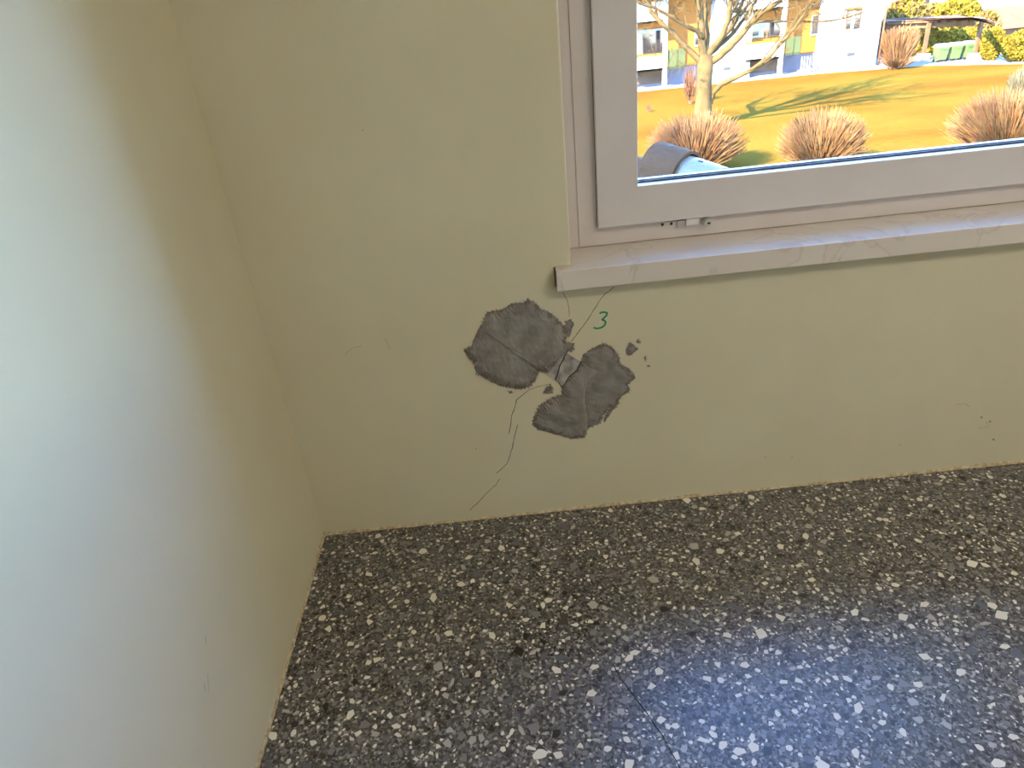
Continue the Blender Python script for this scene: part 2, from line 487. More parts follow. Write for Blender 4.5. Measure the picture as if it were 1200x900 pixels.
# bottom fitting on the frame rail: two screws, plate, block and a round bolt
fit = MB()
pA = at_y(771, 262, FD); pB = at_y(826, 258, FD)
zf = (pA.z + pB.z) / 2 - 0.0005
fx0 = pA.x
plate = MB().box(fx0, fx0 + 0.048, FD - 0.0025, FD + 0.001, zf - 0.008, zf + 0.005).build('fitting_plate', PVC, win, bevel=0.0006)
for k in (0.010, 0.031):
    ring = [(fx0 + k + 0.0036 * math.cos(a), zf - 0.0005 + 0.0036 * math.sin(a)) for a in [2 * math.pi * i / 12 for i in range(12)]]
    MB().loft([[(x, FD - 0.0012, z) for x, z in ring], [(x, FD - 0.0033, z) for x, z in ring]]).build('screw', HOLE, plate)
MB().box(fx0 + 0.044, fx0 + 0.062, FD - 0.010, FD + 0.001, zf - 0.009, zf + 0.006).build('keeper_block', STEEL, win, bevel=0.0012)
MB().box(fx0 + 0.063, fx0 + 0.094, FD - 0.013, FD + 0.001, zf - 0.007, zf + 0.010).build('keeper_cover', PVC, win, bevel=0.0015)
cxb, czb = fx0 + 0.113, zf - 0.004
bolt = MB()
for (r, ya, yb) in ((0.0112, FD + 0.001, FD - 0.012), (0.0090, FD - 0.0118, FD - 0.018)):
    ring = [(cxb + r * math.cos(a), czb + r * math.sin(a)) for a in [2 * math.pi * i / 20 for i in range(20)]]
    bolt.loft([[(x, ya, z) for x, z in ring], [(x, yb, z) for x, z in ring]])
bo = bolt.build('locking_bolt', STEEL, win, bevel=0.0006)
MB().box(cxb - 0.001, cxb + 0.0055, FD - 0.0186, FD - 0.0175, czb - 0.0022, czb + 0.0022).build('hex_socket', HOLE, bo)
# outside weather sill
MB().add([(XW - 0.05, YO - 0.01, ZS + 0.03), (XR + 0.05, YO - 0.01, ZS + 0.03), (XR + 0.05, TH + 0.04, ZS - 0.05), (XW - 0.05, TH + 0.04, ZS - 0.05),
          (XW - 0.05, YO - 0.01, ZS + 0.026), (XR + 0.05, YO - 0.01, ZS + 0.026), (XR + 0.05, TH + 0.04, ZS - 0.054), (XW - 0.05, TH + 0.04, ZS - 0.054)],
         [(0, 1, 2, 3), (7, 6, 5, 4), (0, 4, 5, 1), (1, 5, 6, 2), (2, 6, 7, 3), (3, 7, 4, 0)]).build('weather_sill', GREYM, win)

# marble sill
sill = MB().box(XH, XR + 0.037, -SP, FD + 0.03, ZS - ST, ZS).build('window_sill', MARBLE, bevel=0.0016)
tag(sill, 'thick pale marble window sill with faint grey veins under the white window', 'window sill')

# ------------------------------------------------------------------ cement heightfields on the window wall
def wpt(px, py):
    p = at_y(px, py, 0.0)
    return np.array([p.x, p.z])
def inside(poly, X, Z):
    c = np.zeros(X.shape, bool); n = len(poly)
    for i in range(n):
        x1, z1 = poly[i]; x2, z2 = poly[(i + 1) % n]
        cond = ((z1 > Z) != (z2 > Z))
        with np.errstate(divide='ignore', invalid='ignore'):
            xi = (x2 - x1) * (Z - z1) / (z2 - z1 + 1e-12) + x1
        c ^= cond & (X < xi)
    return c
def segdist(line, X, Z, closed=False):
    d = np.full(X.shape, 1e9); n = len(line)
    for i in range(n if closed else n - 1):
        a = line[i]; b = line[(i + 1) % n]; e = b - a; L = e @ e + 1e-12
        t = np.clip(((X - a[0]) * e[0] + (Z - a[1]) * e[1]) / L, 0, 1)
        d = np.minimum(d, np.hypot(X - a[0] - t * e[0], Z - a[1] - t * e[1]))
    return d
def fbm(X, Z, base, octv=5, seed=0):
    rr = np.random.default_rng(seed); out = np.zeros(X.shape); amp = 1.0
    for o in range(octv):
        f = base * 2 ** o
        s = np.zeros(X.shape)
        for k in range(5):
            a = rr.uniform(0, 2 * math.pi); ph = rr.uniform(0, 6.28); g = f * rr.uniform(0.7, 1.4)
            s += np.sin((X * math.cos(a) + Z * math.sin(a)) * g * 6.283 + ph)
        out += amp * s / 2.2; amp *= 0.55
    return out
def mortar(name, outline, height, res=0.0011, rough=0.0034, creases=(), seed=0, plate=None):
    poly = np.array([wpt(*p) for p in outline])
    x0, z0 = poly.min(0) - 0.012; x1, z1 = poly.max(0) + 0.012
    nx = int((x1 - x0) / res) + 1; nz = int((z1 - z0) / res) + 1
    X, Z = np.meshgrid(np.linspace(x0, x1, nx), np.linspace(z0, z1, nz))
    sdist = segdist(poly, X, Z, True) * np.where(inside(poly, X, Z), 1, -1)
    rr = np.random.default_rng(seed + 5)
    sdist = sdist + rough * fbm(X, Z, 110, 5, seed) * 0.40 + rough * 0.42 * rr.standard_normal(X.shape) * (np.abs(sdist) < 0.006)
    t = np.clip(sdist / 0.022, 0, 1)
    h = height * (0.22 + 0.78 * t * t * (3 - 2 * t)) + 0.0007 * fbm(X, Z, 14, 5, seed + 1) * (0.4 + t)
    for line, dep, wd, shift in creases:
        L = np.array([wpt(*p) for p in line])
        d = segdist(L, X + 0.0022 * fbm(X, Z, 18, 3, seed + 7), Z + 0.0022 * fbm(X, Z, 18, 3, seed + 8))
        h -= dep * np.exp(-(d / wd) ** 2)
        if shift:
            a, b = L[0], L[-1]
            side = ((b[0] - a[0]) * (Z - a[1]) - (b[1] - a[1]) * (X - a[0]))
            h += shift * (0.5 + 0.5 * np.tanh(side / np.hypot(*(b - a)) / 0.003)) * np.exp(-(d / 0.03) ** 2)
    h = np.maximum(h, 0.0006)
    if plate is not None:
        h = np.where(inside(plate, X, Z), np.maximum(h, 0.0052 + 0.12 * np.clip(sdist, 0, 0.02)), h)
    keep = sdist > 0
    h = np.where(keep, h, -0.0008)
    rim = np.clip(0.85 - (sdist - 0.002) / 0.010 + 0.5 * fbm(X, Z, 40, 4, seed + 2), 0, 1)
    quad = keep[:-1, :-1] | keep[1:, :-1] | keep[:-1, 1:] | keep[1:, 1:]
    idx = np.arange(nx * nz).reshape(nz, nx)
    kk, ii = np.nonzero(quad)
    faces = np.stack([idx[kk, ii], idx[kk, ii + 1], idx[kk + 1, ii + 1], idx[kk + 1, ii]], 1)
    used = np.unique(faces); remap = -np.ones(nx * nz, int); remap[used] = np.arange(len(used))
    co = np.stack([X.ravel()[used], -h.ravel()[used], Z.ravel()[used]], 1)
    me = bpy.data.meshes.new(name)
    me.from_pydata(co.tolist(), [], remap[faces].tolist())
    a = me.attributes.new('rim', 'FLOAT', 'POINT'); a.data.foreach_set('value', rim.ravel()[used].astype(np.float32))
    me.polygons.foreach_set('use_smooth', [True] * len(me.polygons))
    me.materials.append(CEMENT)
    me.update()
    o = bpy.data.objects.new(name, me); COL.objects.link(o)
    return o
zp = lambda pts: [(520 + x / 4.2857, 320 + y / 4.2857) for x, y in pts]
PLATE_Q = np.array([wpt(*p) for p in zp([(535, 345), (765, 495), (645, 597), (410, 437)])])
p1 = mortar('cement_patch', zp([(100, 385), (140, 365), (165, 300), (195, 255), (215, 195), (290, 185), (345, 150), (400, 150), (425, 130), (460, 150), (490, 180), (545, 205), (590, 250), (612, 275), (612, 345), (655, 355), (650, 390), (615, 400), (560, 450), (530, 495), (480, 487), (465, 530), (435, 570), (385, 583), (330, 575), (270, 560), (215, 530), (165, 505), (150, 450), (120, 420)]),
            0.0085, creases=[(zp([(250, 320), (320, 370), (380, 400), (430, 450), (475, 482)]), 0.0012, 0.0022, 0.0034),
                             (zp([(400, 335), (470, 310), (560, 345)]), 0.0007, 0.0012, 0.0),
                             (zp([(220, 400), (235, 370), (280, 330)]), 0.0010, 0.002, 0.0)], seed=3, plate=PLATE_Q)
tag(p1, 'large rounded grey cement patch smeared on the wall at left end of the tell-tale', 'cement patch')
p2 = mortar('cement_patch', zp([(690, 440), (700, 410), (745, 380), (800, 352), (850, 375), (880, 420), (885, 455), (940, 490), (962, 525), (925, 560), (935, 590), (890, 620), (870, 660), (830, 680), (800, 720), (785, 755), (730, 780), (705, 825), (640, 832), (590, 815), (520, 795), (470, 785), (445, 750), (455, 715), (480, 665), (540, 625), (595, 610), (590, 570), (610, 545), (660, 490)]),
            0.0085, creases=[(zp([(690, 470), (725, 500), (712, 580), (705, 640), (725, 720), (718, 790)]), 0.0016, 0.0018, -0.0030),
                             (zp([(690, 440), (740, 430), (830, 440)]), 0.0008, 0.0014, 0.0),
                             (zp([(790, 620), (775, 680)]), 0.0014, 0.0012, 0.0)], seed=11, plate=PLATE_Q)
tag(p2, 'two-lobed grey cement patch on the wall, at right end of the tell-tale', 'cement patch')
for outl, lab in ((zp([(915, 375), (935, 345), (955, 362), (975, 378), (960, 400), (930, 418), (912, 405)]), 'thumbnail-sized blob of grey cement right of the two-lobed patch'),
                  (zp([(967, 335), (978, 330), (990, 350), (975, 357)]), 'small cement speck just above the thumbnail-sized blob'),
                  (zp([(1008, 420), (1018, 412), (1020, 440), (1010, 442)]), 'small narrow cement speck below right of the thumbnail-sized blob'),
                  (zp([(1022, 462), (1034, 460), (1036, 472), (1024, 472)]), 'tiniest cement speck, lowest of the splashes on the wall'),
                  (zp([(495, 605), (515, 570), (535, 555), (550, 575), (548, 605), (520, 608)]), 'thin cement smear between the two cement patches'),
                  (zp([(872, 648), (885, 655), (850, 690), (828, 722), (808, 748), (800, 735), (818, 700), (840, 668)]), 'brushed cement streak at the lower right rim of the two-lobed patch'),
                  (zp([(320, 590), (345, 592), (350, 603), (330, 605)]), 'faint cement dab under the large rounded patch'),
                  (zp([(610, 240), (640, 232), (655, 255), (640, 300), (625, 330), (612, 300)]), 'ragged cement smear at the upper right rim of the large patch')):
    tag(mortar('cement_splash', outl, 0.0016, res=0.0008, rough=0.0026, seed=len(lab)), lab, 'cement splash', 'cement splashes around the patches')

# glass tell-tale: two broken halves bedded under the patches
tell = empty('crack_tell_tale', tuple(at_y(655, 435, 0)))
c00, c01 = wpt(*zp([(540, 350)])[0]), wpt(*zp([(760, 495)])[0])   # upper side, ends under the patches
c10, c11 = wpt(*zp([(415, 440)])[0]), wpt(*zp([(640, 590)])[0])   # lower side
brk = [wpt(*p) for p in zp([(612, 398), (600, 430), (580, 465), (572, 500), (560, 532)])]
def slab(name, poly, y0, y1):
    o = MB().loft([[(p[0], -y0, p[1]) for p in poly], [(p[0], -y1, p[1]) for p in poly]]).build(name, PLATE, tell)
    return o
gap = np.array([0.0012, -0.0006])
slab('glass_half', [c00] + [p - gap for p in brk] + [c10], -0.001, 0.0032)
slab('glass_half', [c01, c11] + [p + gap for p in brk[::-1]], -0.001, 0.0040)
tag(tell, 'broken whitish glass crack tell-tale bedded between the two cement patches', 'crack gauge')

# ------------------------------------------------------------------ cracks, scuffs, the written 3
def stroke(pts, wid, lift=0.0004, jit=0.0, to=wpt, sub=6):
    P = [np.array(to(*p)[:2]) for p in pts]
    fine = []
    for a, b in zip(P[:-1], P[1:]):
        for k in range(sub): fine.append(a + (b - a) * k / sub)
    fine.append(P[-1])
    n = len(fine); L, R_ = [], []
    for i, p in enumerate(fine):
        t = fine[min(i + 1, n - 1)] - fine[max(i - 1, 0)]; t = t / (np.linalg.norm(t) + 1e-9)
        nn = np.array([-t[1], t[0]])
        q = p + nn * (random.uniform(-jit, jit) if 0 < i < n - 1 else 0)
        ww = wid * (random.uniform(0.55, 1.25) if jit else 1.0) * (0.35 if jit and i in (0, n - 1) else 1)
        L.append(q + nn * ww / 2); R_.append(q - nn * ww / 2)
    return L, R_
def wall_stroke(name, pts, wid, mat, parent=None, jit=0.0, lift=0.0005, sub=6):
    L, R_ = stroke(pts, wid, lift, jit, wpt, sub); n = len(L)
    vs = [(p[0], -lift, p[1]) for p in L] + [(p[0], -lift, p[1]) for p in R_]
    vs += [(p[0], 0.001, p[1]) for p in L] + [(p[0], 0.001, p[1]) for p in R_]
    fs = []
    for i in range(n - 1):
        fs += [(i, i + 1, n + i + 1, n + i), (i, 2 * n + i, 2 * n + i + 1, i + 1), (n + i, n + i + 1, 3 * n + i + 1, 3 * n + i)]
    return MB().add(vs, fs).build(name, mat, parent)
zc = lambda pts: [(540 + x / 5, 440 + y / 5) for x, y in pts]
zs8 = lambda pts: [(630 + x / 8.18, 240 + y / 8.18) for x, y in pts]
for pts, wd in ((zp([(595, 95), (622, 140), (630, 190), (630, 220)]), 0.0011),
                (zp([(857, 68), (835, 88), (805, 108), (760, 175), (715, 245), (670, 305), (640, 345)]), 0.0014),
                (zp([(640, 345), (615, 390)]), 0.0022),
                (zp([(612, 398), (600, 430), (580, 465), (572, 500), (558, 532)]), 0.0026),
                (zp([(478, 484), (520, 505), (555, 530), (580, 548), (592, 575)]), 0.0020),
                (zc([(395, 88), (360, 115), (328, 140), (318, 185), (298, 235), (292, 290), (280, 345)]), 0.0018),
                (zc([(332, 285), (318, 345), (302, 420), (285, 480), (268, 520), (235, 550), (208, 575)]), 0.0016),
                (zc([(232, 600), (205, 640), (150, 690), (100, 745), (50, 790)]), 0.0013),
                (zc([(395, 85), (450, 65), (520, 50)]), 0.0009)):
    wall_stroke('crack', pts, wd, CRACK, wall_back, jit=0.0007)
wall_stroke('crack', zp([(612, 398), (600, 430), (580, 465), (572, 500), (560, 532)]), 0.0028, HOLE, tell, jit=0.0004, lift=0.0043)
wall_stroke('crack', zp([(690, 440), (665, 485), (625, 520), (608, 550)]), 0.0020, HOLE, p2, jit=0.0006, lift=0.0062)
# faint pencil scratches and dirt specks on the wall
for pts, wd in (([(404, 416), (412, 408), (425, 405)], 0.0012), ([(451, 396), (455, 403), (457, 410)], 0.0014),
                ([(1146, 502), (1152, 501), (1160, 499)], 0.0016), ([(1120, 474), (1131, 473), (1137, 477)], 0.0014)):
    wall_stroke('scuff_mark', pts, wd, FAINT, wall_back, jit=0.0006)
for (px, py, s) in ((1150, 489, 2.2), (1160, 494, 2.4), (1156, 496, 1.6), (1164, 515, 2.0), (928, 536, 1.6), (897, 536, 1.5), (558, 526, 1.5), (425, 153, 1.2), (1165, 516, 1.4), (1055, 521, 1.5)):
    wall_stroke('dirt_speck', [(px - s / 2, py + 0.3), (px, py - 0.2), (px + s / 2, py)], 0.0030, FAINT if s < 2 else CRACK, wall_back, sub=2)
for (px, py, l) in ((240, 745, 12), (243, 790, 24), (239, 800, 14)):
    a, b = at_x(px, py, 0), at_x(px + 1.5, py + l, 0); wd = 0.0012
    mb = MB().add([(0.0004, a.y, a.z), (0.0004, a.y + wd, a.z), (0.0004, (a.y + b.y) / 2 + wd * 1.4, (a.z + b.z) / 2), (0.0004, b.y, b.z), (0.0004, (a.y + b.y) / 2 - wd, (a.z + b.z) / 2)], [(0, 1, 2, 3, 4)])
    mb.build('scuff_mark', FAINT, wall_left)
# the number 3
num = wall_stroke('handwritten_number', zp([(783, 205), (790, 197), (808, 196), (821, 200), (818, 212), (806, 224), (794, 234), (806, 237), (814, 247), (808, 262), (795, 272), (778, 277), (764, 278), (752, 272)]), 0.0042, MARKER, None, lift=0.0007, sub=3)
tag(num, 'green number 3 handwritten in marker on the wall below the sill', 'number')

# ------------------------------------------------------------------ terrazzo chips, ground flush into the floor
def chips():
    x0, x1, y0, y1 = 0.004, 2.55, -1.35, -0.006
    cell = 0.027
    grid = {}
    out = []
    r2 = random.Random(21)
    def try_add(x, y, r):
        ci, cj = int(x / cell), int((y - y0) / cell)
        for a in range(ci - 1, ci + 2):
            for b in range(cj - 1, cj + 2):
                for (px, py, pr) in grid.get((a, b), ()):
                    d = (px - x) ** 2 + (py - y) ** 2
                    if d < (0.84 * (pr + r)) ** 2: return False
        grid.setdefault((ci, cj), []).append((x, y, r)); out.append((x, y, r)); return True
    bp = at_z(663, 726, 0); out.append((bp.x, bp.y, 0.018)); grid.setdefault((int(bp.x / cell), int((bp.y - y0) / cell)), []).append((bp.x, bp.y, 0.016))
    for r, n in ((0.0125, 300), (0.0100, 1500), (0.0075, 5500), (0.0054, 15000), (0.0036, 30000)):
        for _ in range(n):
            try_add(r2.uniform(x0, x1), r2.uniform(y0, y1), r * r2.uniform(0.82, 1.15))
    return out, r2
CH, r2 = chips()
def chip_poly(r, rr):
    n = rr.choice((4, 5, 5, 6, 7)); el = rr.uniform(0.42, 1.0); th = rr.uniform(0, 6.283); ph = rr.uniform(0, 6.283)
    pts = []
    for k in range(n):
        a = ph + 6.283 * (k + rr.uniform(-0.36, 0.36)) / n
        q = r * rr.uniform(0.62, 1.25)
        u, v = q * math.cos(a), q * math.sin(a) * el
        pts.append((u * math.cos(th) - v * math.sin(th), u * math.sin(th) + v * math.cos(th)))
    return pts
def chip_kind(r, rr):
    q = rr.random()
    if r > 0.0066: return 0 if q < .24 else 1 if q < .42 else 2 if q < .66 else 3 if q < .88 else 4
    return 0 if q < .29 else 1 if q < .50 else 2 if q < .68 else 3 if q < .82 else 4
def vis(c):
    p = Vector((c[0], c[1], 0)) - CAM
    z = p.dot(fw); u = 600 + FPX * p.dot(RT) / z; v = 450 - FPX * p.dot(UP) / z
    return -c[2] / z if (0 < u < 1200 and 0 < v < 900) else 0
CH.sort(key=vis)
proto = {}
def chip_mesh(kind, variant):
    if (kind, variant) not in proto:
        pts = chip_poly(1.0, r2)
        me = bpy.data.meshes.new('stone_chip')
        n = len(pts)
        vs = [(x, y, 0) for x, y in pts] + [(x * 1.03, y * 1.03, -0.12) for x, y in pts]
        me.from_pydata(vs, [], [tuple(range(n))] + [(i, n + i, n + (i + 1) % n, (i + 1) % n) for i in range(n)])
        me.materials.append(CHIPS[kind]); proto[(kind, variant)] = me
    return proto[(kind, variant)]
for i, (x, y, r) in enumerate(CH[:300]):
    kind = 5 if r > 0.015 else chip_kind(r, r2)
    o = bpy.data.objects.new('stone_chip', chip_mesh(kind, r2.randrange(14)))
    o.location = (x, y, 0.0004); o.rotation_euler = (0, 0, r2.uniform(0, 6.28)); o.scale = (r, r, r)
    COL.objects.link(o); o.parent = floor
vs, fs, mi = [], [], []
for (x, y, r) in CH[300:]:
    pts = chip_poly(r, r2); k = len(vs)
    vs += [(x + a, y + b, 0.0003) for a, b in pts]
    fs.append(tuple(range(k, k + len(pts)))); mi.append(chip_kind(r, r2))
me = bpy.data.meshes.new('small_stone_chips'); me.from_pydata(vs, [], fs)
for c in CHIPS: me.materials.append(c)
me.polygons.foreach_set('material_index', mi); me.update()
o = bpy.data.objects.new('small_stone_chips', me); COL.objects.link(o); o.parent = floor; o['kind'] = 'stuff'
# hairline crack in the floor
def fpt(px, py):
    p = at_z(px, py, 0); return np.array([p.x, p.y])
L, R_ = stroke([(718, 778), (727, 795), (740, 812), (755, 832), (766, 848), (776, 862), (787, 882), (798, 902), (812, 930)], 0.0024, 0, 0.0006, fpt, 4)
n = len(L)
MB().add([(p[0], p[1], 0.0007) for p in L] + [(p[0], p[1], 0.0007) for p in R_], [(i, i + 1, n + i + 1, n + i) for i in range(n - 1)]).build('crack', FCRACK, floor)

# ================================================================== outdoors
lawn = struct(MB().box(-120, 260, TH + 0.6, 400, GZ - 0.3, GZ).build('lawn', LAWN))
# pale paved strip along the building and shelter
fr = [gnd(*p) for p in ((690, 113), (748, 107.5), (860, 96.5), (970, 85.5), (1040, 80.5), (1085, 77), (1210, 74.5))]
bk = [(fr[0].x - 4, 58), (fr[1].x, 58), (fr[2].x, 58), (fr[3].x, 58), (fr[4].x, 58), (fr[5].x + 1, 58), (fr[6].x + 6, 50)]
mb = MB()
for i in range(len(fr) - 1):
    q = [(fr[i].x, fr[i].y), (fr[i + 1].x, fr[i + 1].y), bk[i + 1], bk[i]]
    mb.loft([[(x, y, GZ - 0.05) for x, y in q], [(x, y, GZ + 0.03) for x, y in q]])
struct(mb.build('path', PATHM))
struct(MB().box(-60, 200, 74, 390, GZ - 0.05, GZ + 0.04).build('far_road', PATHM))

# ------------------------------------------------------------------ apartment block across the lawn
YB = 54.5
def rect(x0, y0, x1, y1, Y):
    xm, ym = (x0 + x1) / 2, (y0 + y1) / 2
    return at_y(x0, ym, Y).x, at_y(x1, ym, Y).x, at_y(xm, y1, Y).z, at_y(xm, y0, Y).z
bld = empty('apartment_building', (20, YB, GZ))
tag(bld, 'apartment block with apricot and white walls, balconies and green panels', 'building')
def bpart(name, mat, px, Yf, dep, parent=bld, z0=None, z1=None):
    a, b, c, d = rect(*px, Yf)
    return MB().box(a, b, Yf, Yf + dep, c if z0 is None else z0, d if z1 is None else z1).build(name, mat, parent)
TOPZ = 1.2
bpart('wall', RENDER_Y, (480, 0, 1000, 90), YB, 4, z0=GZ, z1=TOPZ)
bpart('plinth', PLINTH, (480, 66, 1000, 90), YB - 0.12, 0.3, z0=GZ, z1=at_y(940, 63, YB).z)
bpart('stair_wall', RENDER_W, (836, 0, 881, 90), YB - 0.9, 1.0, z0=GZ, z1=TOPZ)
blk = bpart('projecting_wall', RENDER_W, (968, 0, 1031, 77), YB - 1.5, 4, z0=GZ, z1=TOPZ)
MB().box(-2, 31, YB - 2.1, YB + 4.3, TOPZ, TOPZ + 0.4).build('roof', ROOFR, bld)
# balcony bays: column, parapet, planter edge, soffit band, loggia window, plain brown panel below
for (cx0, cx1, par, band, up, logg, brown_rect) in (
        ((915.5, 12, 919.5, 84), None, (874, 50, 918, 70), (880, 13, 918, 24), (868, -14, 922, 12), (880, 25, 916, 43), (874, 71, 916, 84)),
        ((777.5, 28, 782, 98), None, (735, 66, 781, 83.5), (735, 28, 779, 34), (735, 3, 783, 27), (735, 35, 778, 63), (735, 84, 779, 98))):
    a, b, c, d = rect(*cx0, YB - 1.4)
    MB().box(a, b, YB - 1.4, YB - 1.1, GZ, TOPZ).build('column', RENDER_W, bld)
    bpart('parapet', RENDER_W, par, YB - 1.3, 0.15)
    bpart('balcony_slab', RENDER_W, (par[0], par[3] - 2, par[2], par[3]), YB - 1.3, 1.3)
    bpart('soffit_band', RENDER_Y, band, YB - 0.25, 0.3)
    bpart('parapet', RENDER_W, up, YB - 1.3, 0.15)
    bpart('balcony_slab', RENDER_W, (up[0], up[3] - 2, up[2], up[3]), YB - 1.3, 1.3)
    bpart('brown_panel', BROWNW, brown_rect, YB - 0.3, 0.2)
    lw = bpart('window', RENDER_W, logg, YB - 0.12, 0.14)
    x0, y0, x1, y1 = logg; s1 = x0 + (x1 - x0) * 0.26; s2 = x0 + (x1 - x0) * 0.42
    bpart('pane', DARKG, (x0 + 1, y0 + 1.2, s1, y1 - 1.2), YB - 0.16, 0.06, lw)
    bpart('pane', DARKG, (s2, y0 + 1.2, x1 - 1, y1 - 1.2), YB - 0.16, 0.06, lw)
    bpart('planter_edge', LEAFD, (par[0] + 1, par[1] - 2, par[2] - 1, par[1]), YB - 1.36, 0.3)
for px in ((920.5, 43.5, 938, 64), (783, 57.5, 803, 80)):
    pn = bpart('green_panel', GREENP, px, YB - 1.25, 0.08)
    xm = (px[0] + px[2]) / 2
    bpart('panel_batten', GREENP, (xm - 0.7, px[1], xm + 0.7, px[3]), YB - 1.31, 0.08, pn)
    bpart('panel_batten', GREENP, (px[0], px[3] - 3, px[2], px[3] - 2), YB - 1.31, 0.08, pn)
for px, sp in (((951, 17, 969, 41), 0.52), ((814, 38, 824, 54), 0.5)):
    wf = bpart('window', RENDER_W, px, YB - 0.08, 0.1)
    x0, y0, x1, y1 = px; xm = x0 + (x1 - x0) * sp
    bpart('pane', DARKG, (x0 + 1, y0 + 1.4, xm - 0.6, y1 - 1.6), YB - 0.12, 0.06, wf)
    bpart('pane', DARKG, (xm + 0.8, y0 + 1.4, x1 - 1, y1 - 1.6), YB - 0.12, 0.06, wf)
YW = YB - 1.5
wf = bpart('window', WOODB, (992, 11, 1009, 34), YW - 0.04, 0.1)
bpart('mullion', RENDER_W, (998, 13, 1001.5, 33), YW - 0.10, 0.08, wf)
bpart('pane', DARKG, (993, 13, 997.6, 33), YW - 0.07, 0.05, wf)
bpart('pane', DARKG, (1002, 13, 1007.5, 33), YW - 0.07, 0.05, wf)
bpart('awning_box', YPIPE, (990.5, 8.5, 1011, 11), YW - 0.15, 0.2)
bpart('vent', GREYM, (993, 61.5, 1001.5, 65.5), YW - 0.03, 0.1)
bpart('vent', GREYM, (848, 78.5, 856, 82.5), YB - 0.93, 0.1)
pA = at_y(1030.5, 77, YW)
MB().tube([(pA.x - 0.15, YW - 0.08, GZ), (pA.x - 0.15, YW - 0.08, TOPZ)], 0.07, 8).build('downpipe', WOODB, bld, True)
pA = at_y(971.5, 20, YB); pB = at_y(970.5, 52, YB)
MB().tube([(pA.x - 0.2, YB - 0.12, TOPZ), (pA.x - 0.2, YB - 0.12, pB.z), (pA.x - 0.7, YB - 0.12, pB.z + 0.25)], 0.09, 8).build('downpipe', YPIPE, bld, True)

# entrance railing and white posts beside the plinth
for k, px in enumerate((939.5, 942.7, 946, 949.5)):
    p = gnd(px, 76 - k * 0.5); p.y = min(p.y, 53.2)
    p = at_y(px, 74 - k * 0.4, 53.0)
    o = MB().tube([(p.x, 53.0, GZ), (p.x, 53.0, GZ + 1.15)], 0.055, 6).build('bollard', WHITEP)
    tag(o, ['slim white post by the plinth, closest to the green panel', 'slim white post by the plinth, second from the green panel', 'slim white post by the plinth, second from the grey railing', 'slim white post by the plinth, closest to the grey railing'][k], 'post', 'white posts by the building plinth')
rl = empty('railing', tuple(at_y(960, 78, 52.7)))
rl.location.z = GZ
xa, xb = at_y(953, 79, 52.7).x, at_y(965.5, 77, 52.7).x
for t in (0, 0.5, 1):
    MB().tube([(xa + (xb - xa) * t, 52.7, GZ), (xa + (xb - xa) * t, 52.7, GZ + 0.75)], 0.025, 6).build('post', GREYM, rl)
for zz in (0.72, 0.38):
    MB().tube([(xa, 52.7, GZ + zz), (xb, 52.7, GZ + zz)], 0.022, 6).build('rail', GREYM, rl)
tag(rl, 'low grey metal railing at the foot of the apricot wall', 'railing')

# ------------------------------------------------------------------ timber bin shelter
sh = empty('bin_shelter', tuple(gnd(1112, 71)))
tag(sh, 'open brown timber bin shelter with flat roof on concrete footings', 'shelter')
RZ2 = GZ + 2.62
FLp, FRp, RTp = at_z(1040, 27, RZ2), at_z(1147, 21.5, RZ2), at_z(1166, 29, RZ2)
FMp = FLp.lerp(FRp, 0.52)
def slabpoly(name, pts, z0, z1, mat):
    return MB().loft([[(p[0], p[1], z0) for p in pts], [(p[0], p[1], z1) for p in pts]]).build(name, mat, sh)
back = Vector((1.0, 4.2, 0))
slabpoly('roof', [FLp, FRp, RTp, RTp + Vector((1.6, 3.0, 0)), FRp + back, FLp + back], RZ2, RZ2 + 0.10, WOODB)
def beam(name, a, b, z0, z1, t, mat):
    d = (b - a); d.z = 0; d.normalize(); nrm = Vector((-d.y, d.x, 0)) * t
    q = [a, b, b + nrm, a + nrm]
    return slabpoly(name, q, z0, z1, mat)
beam('fascia', FLp, FMp, RZ2 - 0.10, RZ2 + 0.12, 0.06, WOODB)
beam('fascia', FMp, FRp, RZ2 - 0.02, RZ2 + 0.12, 0.06, WOODB)
beam('fascia', FRp, RTp, RZ2 - 0.02, RZ2 + 0.12, 0.06, WOODB)
inn = Vector((0.1, 0.45, 0))
beam('beam', FMp + inn, FRp + inn, RZ2 - 0.48, RZ2 - 0.14, 0.12, WOODB)
beam('beam', FLp + inn, FMp + inn, RZ2 - 0.48, RZ2 - 0.14, 0.12, WOODB)
for t in (0.58, 0.68, 0.78, 0.88, 0.98):
    p = FLp.lerp(FRp, t)
    MB().box(p.x - 0.05, p.x + 0.05, p.y + 0.07, p.y + 3.8, RZ2 - 0.14, RZ2 - 0.01).build('rafter', WOODB, sh)
for px, py, mt in ((1142, 71, WOODB), (1082, 71, WOODB)):
    p = gnd(px, py); hw = 0.11
    MB().box(p.x - hw, p.x + hw, p.y, p.y + 2 * hw, GZ + 0.4, RZ2 - 0.14).build('post', mt, sh)
    MB().box(p.x - 0.33, p.x + 0.33, p.y - 0.2, p.y + 0.45, GZ, GZ + 0.48).build('footing', CONC, sh)
b0 = gnd(1048, 74); b1 = gnd(1100, 70)
MB().box(FLp.x + 0.5, FRp.x + 0.8, FLp.y + 3.6, FLp.y + 3.7, GZ, GZ + 1.35).build('back_wall', WOODB, sh)
MB().box(FLp.x + 0.5, FMp.x + 0.2, FLp.y + 2.2, FLp.y + 2.3, GZ, RZ2).build('side_panel', WOODB, sh)
p = gnd(1142, 71)
MB().tube([(p.x + 0.35, p.y, GZ), (p.x + 1.3, p.y + 0.2, RZ2 - 0.1)], 0.07, 6).build('brace', WOODB, sh)

